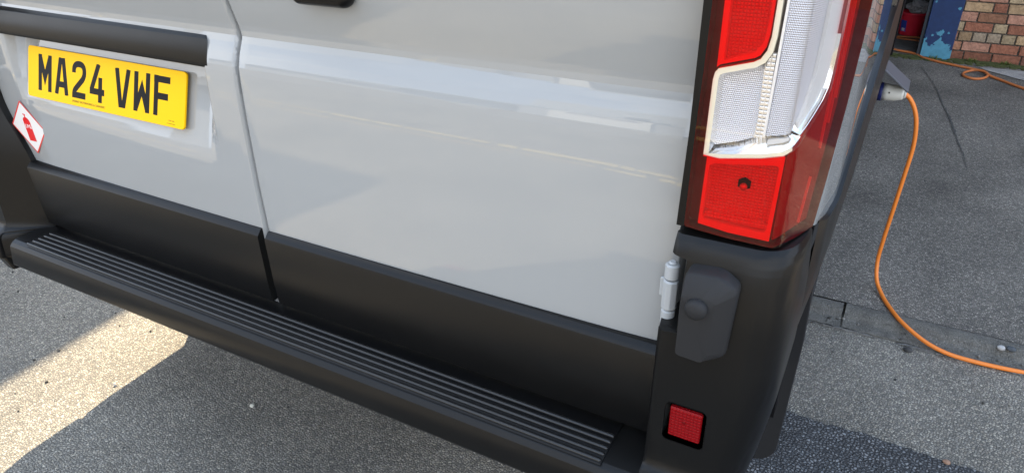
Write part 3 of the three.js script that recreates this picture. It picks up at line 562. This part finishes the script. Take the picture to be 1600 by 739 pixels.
for (const sg of [1, -1]) {
  const L = new THREE.Group(); L.name = 'tail_light'; L.position.x = sg > 0 ? 0 : -.05; L.userData.label = sg > 0 ? 'right tail light, red and clear' : 'left tail light'; van.add(L);
  const T = 1.46;
  const outer = roundPoly([[-.0035, .8995], [.051, .8945], [.1074, .8929], [.1536, .8915], [.2055, .8895], [.2172, .9513], [.2311, 1.0477], [.2384, 1.1292], [.24, 1.2], [.24, T], [.004, T], [.001, 1.1785], [0, 1.1105], [-.002, 1.0267]], [.004, 0, 0, 0, .006, 0, 0, 0, 0, .02, .01, 0, 0, 0], 4);
  const creamL = [[.0101, 1.0], [.0110, 1.092], [.0125, 1.1004], [.0163, 1.1055], [.0531, 1.1165], [.0600, 1.1205], [.0655, 1.130], [.0679, 1.1447], [.0684, 1.1831], [.0684, T - .03]];
  const creamI = [[.0160, 1.0024], [.0172, 1.0934], [.0190, 1.098], [.022, 1.1000], [.0565, 1.1105], [.0655, 1.1165], [.0716, 1.1281], [.0737, 1.1452], [.0740, 1.1834], [.0740, T - .03]];
  const right = [[.182, T - .03], [.1812, 1.25], [.1808, 1.1761], [.1805, 1.1429], [.1790, 1.0996], [.1765, 1.0777], [.1671, 1.0630], [.1511, 1.0500], [.1377, 1.0385], [.1256, 1.0279], [.1130, 1.0195], [.1009, 1.0128], [.0774, 1.0062], [.0305, .9979]];
  const clear = [...creamL, ...right];
  part('light_housing', lightPatch(outer, -.05, -.024, sg), std({ color: lin(.10, .09, .09), roughness: .6 }), L);
  part('red_lens', lightPatch(outer, 0, 0, sg, { hole: clear }), M.redLens, L);
  { const n = outer.length, rows = [0, -.012, -.024].map((d) => outer.map(([s, y]) => { const [x, z] = lightWall(s, d); return [sg * x, y, z]; })); part('lens_rim', fromGrid(rows, { closeU: true }), std({ color: lin(.09, .004, .006), roughness: .3 }), L); }
  part('lens_flange', lightPatch(roundPoly([[-.0135, .8985], [-.0038, .8985], [-.0022, 1.0267], [-.0002, 1.1105], [.0008, 1.1785], [.0035, T], [-.008, T], [-.0095, 1.03]], .001, 2), -.03, -.001, sg), M.blackSmooth, L);
  part('clear_lens', lightPatch(clear, .0006, .0006, sg), M.clearLens, L);
  // chrome and cream surrounds of the clear chamber
  part('bezel', lightPatch([...creamL, ...creamI.slice().reverse()], -.012, -.0015, sg), M.bezel, L);
  const trayTop = [[.0160, 1.0085], [.0466, 1.0183], [.0745, 1.0300], [.1179, 1.0385], [.1250, 1.0415]];
  part('chrome_tray', lightBevel([[.0160, 1.0018], [.0305, 1.0030], [.0774, 1.0110], [.0985, 1.0170], [.1115, 1.0240], [.1250, 1.0345]], -.0020, [[.0165, 1.0085], [.0466, 1.0170], [.0745, 1.0290], [.0950, 1.0340], [.1100, 1.0370], [.1250, 1.0415]], -.0215, sg), M.chrome, L);
  part('tray_window', lightPatch(roundPoly([[.0800, 1.0205], [.1060, 1.0290], [.1075, 1.0335], [.0800, 1.0270]], .0015, 3), -.0145, -.0085, sg), M.frost, L);
  part('chrome_edge', lightBevel([[.0160, 1.0040], [.0172, 1.0934], [.0190, 1.0975], [.022, 1.1000], [.0390, 1.1050], [.0565, 1.1105], [.0640, 1.1140]], -.0025, [[.0200, 1.0100], [.0212, 1.0890], [.0225, 1.0920], [.0260, 1.0945], [.0400, 1.0985], [.0540, 1.1030], [.0635, 1.1060]], -.0130, sg), M.chrome, L);
  part('chrome_edge', lightBevel([[.1250, 1.0365], [.1377, 1.0440], [.1511, 1.0540], [.1660, 1.0670], [.1755, 1.0810], [.1785, 1.1000], [.1800, 1.1400]], -.0025, [[.1180, 1.0410], [.1300, 1.0510], [.1430, 1.0600], [.1580, 1.0740], [.1700, 1.0880], [.1755, 1.1050], [.1796, 1.1400]], -.0130, sg), M.chrome, L);
  part('bezel', lightPatch([[.0103, .9972], [.0305, .9982], [.0774, 1.0065], [.1009, 1.0131], [.1125, 1.0198], [.111, 1.0240], [.0985, 1.0172], [.0774, 1.0112], [.0305, 1.0032], [.0160, 1.0020], [.0103, 1.0]], -.012, -.0015, sg), M.bezel, L);
  part('chrome_edge', lightPatch([[.1256, 1.0283], [.1377, 1.0389], [.1511, 1.0504], [.1671, 1.0634], [.1762, 1.0780], [.1700, 1.0800], [.1620, 1.0680], [.1470, 1.0560], [.1340, 1.0455], [.1252, 1.0365]], -.02, -.003, sg), M.chrome, L);
  part('reflector_panel', lightPatch([[.0160, 1.0085], [.0172, 1.0934], [.022, 1.1000], [.0565, 1.1105], [.0640, 1.1120], [.0650, 1.05], [.064, 1.0260], [.0466, 1.0183]], -.023, -.013, sg, { pitch: 26 }), M.hex, L);
  part('lens_grid', lightPatch([[.0640, 1.0262], [.0652, 1.05], [.0642, 1.1125], [.0712, 1.1262], [.0745, 1.1262], [.0740, 1.0300]], -.023, -.010, sg, { pitch: 25 }), M.square, L);
  part('divider', lightPatch([[.0742, 1.030], [.0756, 1.1025], [.0776, 1.18], [.0776, T - .03], [.0800, T - .03], [.0800, 1.18], [.0785, 1.1025], [.0768, 1.032]], -.023, -.0045, sg), M.silver, L);
  part('reflector_panel', lightPatch([[.0770, 1.0300], [.0790, 1.1025], [.0802, 1.18], [.0802, T - .03], [.1520, T - .03], [.1520, 1.1801], [.1505, 1.1401], [.1463, 1.099], [.1361, 1.0684], [.1250, 1.0500], [.1179, 1.0395]], -.023, -.011, sg, { pitch: 26 }), M.hex, L);
  part('frosted_band', lightPatch([[.1523, T - .03], [.1523, 1.1801], [.1508, 1.1401], [.1466, 1.099], [.1364, 1.0684], [.1253, 1.0502], [.1258, 1.0420], [.1340, 1.0460], [.1470, 1.0565], [.1620, 1.0685], [.1700, 1.0805], [.1765, 1.0783], [.1790, 1.0996], [.1805, 1.1429], [.1812, 1.25], [.182, T - .03]], -.023, -.007, sg), M.frost, L);
  // red chambers
  const back = [[.0122, .9045], [.0140, .9965], [.0305, .9965], [.0774, 1.0045], [.1009, 1.0112], [.1050, 1.010], [.1020, .8985], [.051, .8995]];
  const pocket = roundPoly([[.0165, .9115], [.0180, .9875], [.0985, .9985], [.0955, .9085], [.055, .9095]], .006, 3);
  part('red_chamber', lightPatch(back, -.022, -.006, sg, { hole: pocket }), M.redback, L);
  part('prism_plate', lightPatch(pocket, -.0235, -.017, sg, { pitch: 30 }), M.redgrid, L);
  part('prism_plate', lightPatch(roundPoly([[.018, .9125], [.0955, .9105], [.0958, .918], [.075, .9235], [.055, .9245], [.035, .9225], [.018, .921]], .002, 3), -.017, -.012, sg, { pitch: 30 }), M.redgrid, L);
  { const [x, z] = lightWall(.0605, -.0165); const g = new THREE.CylinderGeometry(.0085, .0085, .003, 6); g.rotateX(Math.PI / 2); g.translate(sg * x, .9645, z); part('bulb_hole', g, M.dark, L);
    const b = new THREE.SphereGeometry(.0048, 16, 12); b.translate(sg * x, .9620, z + .004); part('bulb', b, std({ color: lin(.55, .55, .55), metalness: .5, roughness: .2 }), L); }
  const up = [[.0125, 1.0], [.0128, 1.105], [.0165, 1.1085], [.0531, 1.1195], [.0585, 1.123], [.0635, 1.1325], [.0655, 1.147], [.0660, 1.19], [.0660, T - .03], [.0150, T - .03], [.0128, 1.18]].slice(1);
  const upPocket = roundPoly([[.0195, 1.113], [.0335, 1.119], [.0530, 1.1262], [.0600, 1.138], [.0625, 1.1597], [.0630, 1.30], [.0205, 1.30], [.0195, 1.18]], .002, 3);
  part('red_chamber', lightPatch(up, -.022, -.006, sg, { hole: upPocket }), M.redback, L);
  part('prism_plate', lightPatch(upPocket, -.0235, -.018, sg, { pitch: 32 }), M.redgrid, L);
  // the side of the lamp: ribs behind dark red
  for (const [s0, s1, y0] of [[.192, .197, 1.0], [.201, .2035, 1.03], [.207, .212, 1.06]]) part('lens_rib', lightPatch([[s0, y0], [s0 + .0016, y0], [s0 + .0056, T - .05], [s0 + .004, T - .05]], -.0082, -.005, sg), M.silver, L);
  part('lens_rib', lightPatch([[.172, .905], [.1735, .905], [.184, .965], [.1825, .965]], -.0082, -.005, sg), M.silver, L);
  part('side_plate', lightPatch([[.1085, .900], [.1095, 1.009], [.1256, 1.023], [.150, 1.045], [.178, 1.072], [.184, 1.3], [.232, 1.3], [.222, 1.05], [.200, .900]], -.0236, -.0085, sg), std({ color: lin(.22, .19, .19), roughness: .45, metalness: .2 }), L);
}
for (const s of [1, -1]) part('light_gap', box(.05, 1.4, .02, 0, s > 0 ? .822 : -.872, 1.58, -.052), M.dark);
// body sides, roof and floor
const ARCH = [[.062, .890], [.1, .872], [.15, .862], [.2, .868], [.25, .882], [.3, .902], [.4, .937], [.6, .985], [.8, 1.015], [1.02, 1.025], [1.24, 1.015], [1.44, .985], [1.64, .93], [1.8, .86], [1.95, .80], [5, .80]];
function archTop(z) { const d = -z; let i = 0; while (i < ARCH.length - 2 && d > ARCH[i + 1][0]) i++; return lerp(ARCH[i][1], ARCH[i + 1][1], (d - ARCH[i][0]) / (ARCH[i + 1][0] - ARCH[i][0])); }
function sideGeo(s) {
  const zs = [-.062, -.066, -.072, -.08, -.09, -.1, -.11, -.12, -.14, -.16, -.18, -.2, -.24, -.28, -.32, -.36, -.4, -.44, -.5, -.56, -.62, -.7, -.8, -.9, -1, -1.1, -1.24, -1.44, -1.64, -1.8, -1.95, -2.5, -3, -4, -4.55];
  const lowY = archTop;
  const rows = zs.map((z) => { const y0 = lowY(z), row = []; for (let k = 0; k <= 24; k++) { const y = lerp(y0, 2.3, k / 24), rear = z > -.07 ? (z + .062) * 0 : 0; const T = [[.062, .950], [.09, .964], [.12, .970], [.2, .980], [.3, .983], [.6, .985], [6, .986]], d = -z; let q = 0; while (q < T.length - 2 && d > T[q + 1][0]) q++; const base = lerp(T[q][1], T[q + 1][1], (d - T[q][0]) / (T[q + 1][0] - T[q][0])), x = base - .05 * Math.pow(Math.max(0, (y - 1.2) / 1.1), 2); row.push([s * (z > -.064 ? x - .005 : x), y, z - (y > .9 && z > -.12 ? .045 * smooth(.9, 1.2, y) * (1 - smooth(-.062, -.15, z)) : 0)]); } return row; });
  return toCreasedNormals(fromGrid(rows, { flip: s > 0 ? false : true }), .6);
}
for (const s of [1, -1]) part('side_panel', boxUV(sideGeo(s)), M.paint, van);
{ // black wheel-arch cladding that tucks in towards the ground
  for (const s of [1, -1]) {
    const rows = [], zs = [-.112, -.114, -.2, -.28, -.36, -.44, -.5, -.6, -.8, -1.2, -2, -3, -4.5];
    const topY = (z) => archTop(z) + .004;
    const wheel = (z) => { const d = Math.abs(z + 1.02); return d < .43 ? .36 + Math.sqrt(.43 * .43 - d * d) : .40; };
    const fine = []; for (let z = -.112; z > -4.5; z -= .02) fine.push(z);
    fine.forEach((z) => { const t = topY(z), lo = Math.min(t - .01, wheel(z)), row = []; const X0 = z > -.2 ? lerp(.9765, .986, Math.max(0, (-.112 - z) / .088)) : lerp(.986, .990, Math.min(1, (-.2 - z) / .3)), X = (y) => X0 - .055 * Math.pow(Math.max(0, .80 - y) / .4, 1.15); for (let k = 0; k <= 12; k++) { const y = lerp(lo, t, k / 12); row.push([s * (X(y) - (z > -.113 ? .006 : 0)), y, z]); } row.push([s * (X0 - .018), t + .001, z]); row.unshift([s * (X(lo) - .02), lo, z]); rows.push(row); });
    part('side_cladding', boxUV(toCreasedNormals(fromGrid(rows, { flip: s < 0 }), .7)), M.black, van);
  }
}
part('roof', box(1.86, .06, 4.6, .03, 0, 2.31, -2.3), M.paint); part('front', box(1.86, 1.9, .1, .04, 0, 1.35, -4.55), M.paint);
part('underbody', box(1.72, .10, 4.3, .01, 0, .515, -2.3), M.dark);
part('rear_frame', mergeGeometries([box(1.88, .05, .03, 0, 0, .486, -.065), box(.16, 1.75, .03, 0, .885, 1.40, -.115), box(.16, 1.75, .03, 0, -.885, 1.40, -.115), box(1.7, 1.75, .02, 0, 0, 1.40, -.13)]), M.dark);
for (const s of [1, -1]) {
  const sh = poly(roundPoly([[.70, .105], [.962, .125], [.970, .46], [.966, .60], [.70, .60]], [.02, .055, .01, .01, .01], 6)); let g = new THREE.ExtrudeGeometry(sh, { depth: .012, bevelEnabled: true, bevelSize: .002, bevelThickness: .002, bevelSegments: 2 }); g.translate(0, 0, -.43); if (s < 0) { g.translate(-.065, 0, 0); g.applyMatrix4(new THREE.Matrix4().makeScale(-1, 1, 1)); g = flipTri(g); } part('mud_flap', boxUV(g), M.rubber, van);
  for (const z of [-1.02, -3.7]) {
    const w = new THREE.Group(); w.name = 'wheel'; van.add(w); w.position.set(s * .83, .36, z);
    const ty = new THREE.LatheGeometry([[.20, -.10], [.30, -.11], [.335, -.09], [.342, -.05], [.342, .05], [.335, .09], [.30, .11], [.20, .10], [.20, -.10]].map(([x, y]) => new THREE.Vector2(x, y)), 48); ty.rotateZ(Math.PI / 2); part('tyre', ty, M.tyre, w);
    const rm = new THREE.CylinderGeometry(.205, .205, .15, 32); rm.rotateZ(Math.PI / 2); part('rim', rm, M.rim, w);
  }
}
function flipTri(g) { g = g.index ? g.toNonIndexed() : g; for (const a of Object.values(g.attributes)) for (let i = 0; i < a.count; i += 3) for (let k = 0; k < a.itemSize; k++) { const o = a.array, u = (i + 1) * a.itemSize + k, v = (i + 2) * a.itemSize + k, w = o[u]; o[u] = o[v]; o[v] = w; } g.computeVertexNormals(); return g; }
{ // side window and the mains inlet with its raised flap
  const w = part('side_window', box(.012, .44, .72, .004, .984, 1.26, -1.12, 3), M.glass, van); w.rotation.z = 0;
  part('frame', box(.012, .74, .026, .003, .988, 1.145, -1.487), M.dark, w);
  const inl = new THREE.Group(); inl.name = 'mains_inlet'; van.add(inl);
  part('inlet_frame', box(.008, .105, .10, .003, .978, .708, -1.45), std({ color: lin(.05, .05, .055), roughness: .5 }), inl);
  const flap = box(.104, .006, .115, .002, .052, 0, 0); const f = part('flap', flap, std({ color: lin(.10, .105, .12), roughness: .45 }), inl); f.position.set(.974, .762, -1.45); f.rotation.z = -.66;
  const hg = new THREE.CylinderGeometry(.006, .006, .12, 14); hg.rotateX(Math.PI / 2); hg.translate(.977, .762, -1.45); part('flap_hinge', hg, std({ color: lin(.16, .17, .18), roughness: .4 }), inl);
}

// ------------------------------------------------------------------ plug, cables, pebbles
{
  const p = group('mains_plug', 'white and blue mains plug pushed into the side of the van', 'plug', [.982, .676, -1.45]);
  const lathe = (pr, n = 28) => { const g = new THREE.LatheGeometry(pr.map(([y, x]) => new THREE.Vector2(x, y)), n); g.rotateZ(-Math.PI / 2); return g; };
  mesh('collar', lathe([[-.004, 0], [-.004, .027], [.009, .027], [.010, .026], [.010, 0]]), std({ color: lin(.012, .02, .12), roughness: .45 }), p);
  mesh('plug_body', lathe([[.010, 0], [.010, .0245], [.024, .0245], [.025, .0235], [.045, .0225], [.060, .018], [.066, .0155], [.066, .0]]), std({ color: lin(.62, .62, .57), roughness: .5 }), p);
  mesh('cable_gland', lathe([[.066, 0], [.066, .0125], [.072, .0115], [.073, 0]]), std({ color: lin(.55, .55, .52), roughness: .5 }), p);
  mesh('screw', box(.004, .004, .003, 0, .028, .006, .0235), std({ color: lin(.05, .045, .03), roughness: .5 }), p);
  const c = mesh('mains_cable', tube([[1.040, .677, -1.45], [1.056, .674, -1.45], [1.076, .652, -1.45], [1.093, .615, -1.45], [1.1025, .57, -1.45], [1.1065, .522, -1.45], [1.103, .417, -1.45], [1.098, .30, -1.452], [1.094, .20, -1.46], [1.094, .115, -1.462], [1.105, .065, -1.435], [1.128, .045, -1.385], [1.160, .0415, -1.315], [1.196, .0385, -1.258], [1.262, .022, -1.212], [1.32, .012, -1.196], [1.388, .009, -1.193], [1.46, .009, -1.196], [1.56, .009, -1.205], [1.9, .0095, -1.18], [2.6, .0095, -1.1], [3.6, .0095, -.9]], .0063, 420), M.orange);
  tag(c, 'bright orange mains cable hanging from the plug and lying along the kerb', 'cable');
  const y = DY + .0085, c2 = mesh('extension_cable', tube([[.75, y, -5.0], [.95, y, -4.70], [1.0, y, -4.672], [1.05, y, -4.655], [1.087, y, -4.625], [1.149, y, -4.536], [1.23, y, -4.475], [1.315, y, -4.427], [1.40, y, -4.385], [1.471, y, -4.345], [1.497, y + .004, -4.27], [1.48, y, -4.19], [1.424, y, -4.145], [1.372, y, -4.19], [1.376, y, -4.27], [1.42, y + .006, -4.315], [1.47, y + .015, -4.29], [1.51, y + .004, -4.235], [1.555, y, -4.19], [1.67, y, -4.046], [1.9, y, -3.85], [2.6, y, -3.6]], .0075, 300), std({ color: lin(.55, .17, .05), roughness: .55 }));
  tag(c2, 'dusty orange cable with one loop lying in front of the brick wall', 'cable');
  const c3 = mesh('coiled_cable', tube([[.93, y, -5.06], [1.0, y, -5.03], [1.07, y, -5.02], [1.13, y, -5.0], [1.16, y, -5.04], [1.1, y + .01, -5.07], [1.0, y + .008, -5.07], [.95, y, -5.09]], .007, 120), std({ color: lin(.4, .13, .04), roughness: .6 }));
  tag(c3, 'short run of orange cable in the dark beside the red bucket', 'cable');
  const stone = (x, yy, z, s, col, label, seed) => { const g = new THREE.IcosahedronGeometry(s, 3), q = g.attributes.position, v = new THREE.Vector3(); for (let i = 0; i < q.count; i++) { v.fromBufferAttribute(q, i); const d = v.clone().normalize(); v.multiplyScalar(.75 + .5 * fbm(d.x * 2 + 9 + seed, d.y * 2 + d.z + 9, 999, seed, 3)); q.setXYZ(i, v.x * 1.2, v.y * .75, v.z); } const m = mergeVertices((g.deleteAttribute('normal'), g.deleteAttribute('uv'), g)); m.computeVertexNormals(); const o = mesh('pebble', m, std({ color: lin(...col), roughness: .8 })); o.position.set(x, yy, z); tag(o, label, 'pebble'); return o; };
  stone(1.452, .033, -1.262, .009, [.45, .45, .44], 'pale pebble on the kerb just above the orange cable', 3);
  stone(1.476, .033, -1.268, .010, [.07, .08, .09], 'dark pebble on the kerb beside the pale pebble', 5);
  stone(1.222, .006, -1.172, .010, [.05, .05, .05], 'dark pebble on the road at the foot of the kerb under the cable', 7);
  stone(-.333, .004, -.102, .006, [.55, .53, .45], 'small pale pebble on the shaded road under the step', 9);
  stone(1.325, .009, -.735, .007, [.3, .18, .12], 'brownish pebble at the ragged edge of the dark tarmac', 11);
}
{ // loose grit on the road and in the gutter: more than anyone could count
  const r = rng(77), g = new THREE.IcosahedronGeometry(1, 0), N = 900, im = new THREE.InstancedMesh(g, std({ color: 0xffffff, roughness: .9 }), N), m4 = new THREE.Matrix4(), q = new THREE.Quaternion(), e = new THREE.Euler();
  for (let i = 0; i < N; i++) {
    const gut = r() < .14, drv = !gut && r() < .3, sz = .0012 + .0032 * Math.pow(r(), 3), x = gut ? .8 + 1.4 * r() : drv ? .9 + 1.6 * r() : -2 + 4 * r(), z = gut ? KF - .004 - .04 * r() : drv ? -1.4 - 3 * r() : -1.1 + 1.7 * r(), y = gut ? .009 : drv ? DY : .001;
    e.set(r() * 6, r() * 6, r() * 6); q.setFromEuler(e); m4.compose(new THREE.Vector3(x, y + sz * .4, z), q, new THREE.Vector3(sz * (1 + r()), sz, sz * (.8 + .5 * r()))); im.setMatrixAt(i, m4);
    const v = .04 + .34 * Math.pow(r(), 2); im.setColorAt(i, lin(v, v * .96, v * .88));
  }
  im.name = 'loose_grit'; im.castShadow = im.receiveShadow = true; im.userData.kind = 'stuff'; im.userData.label = 'loose grit scattered on the road and in the gutter'; scene.add(im);
}
renderer.render(scene, camera);
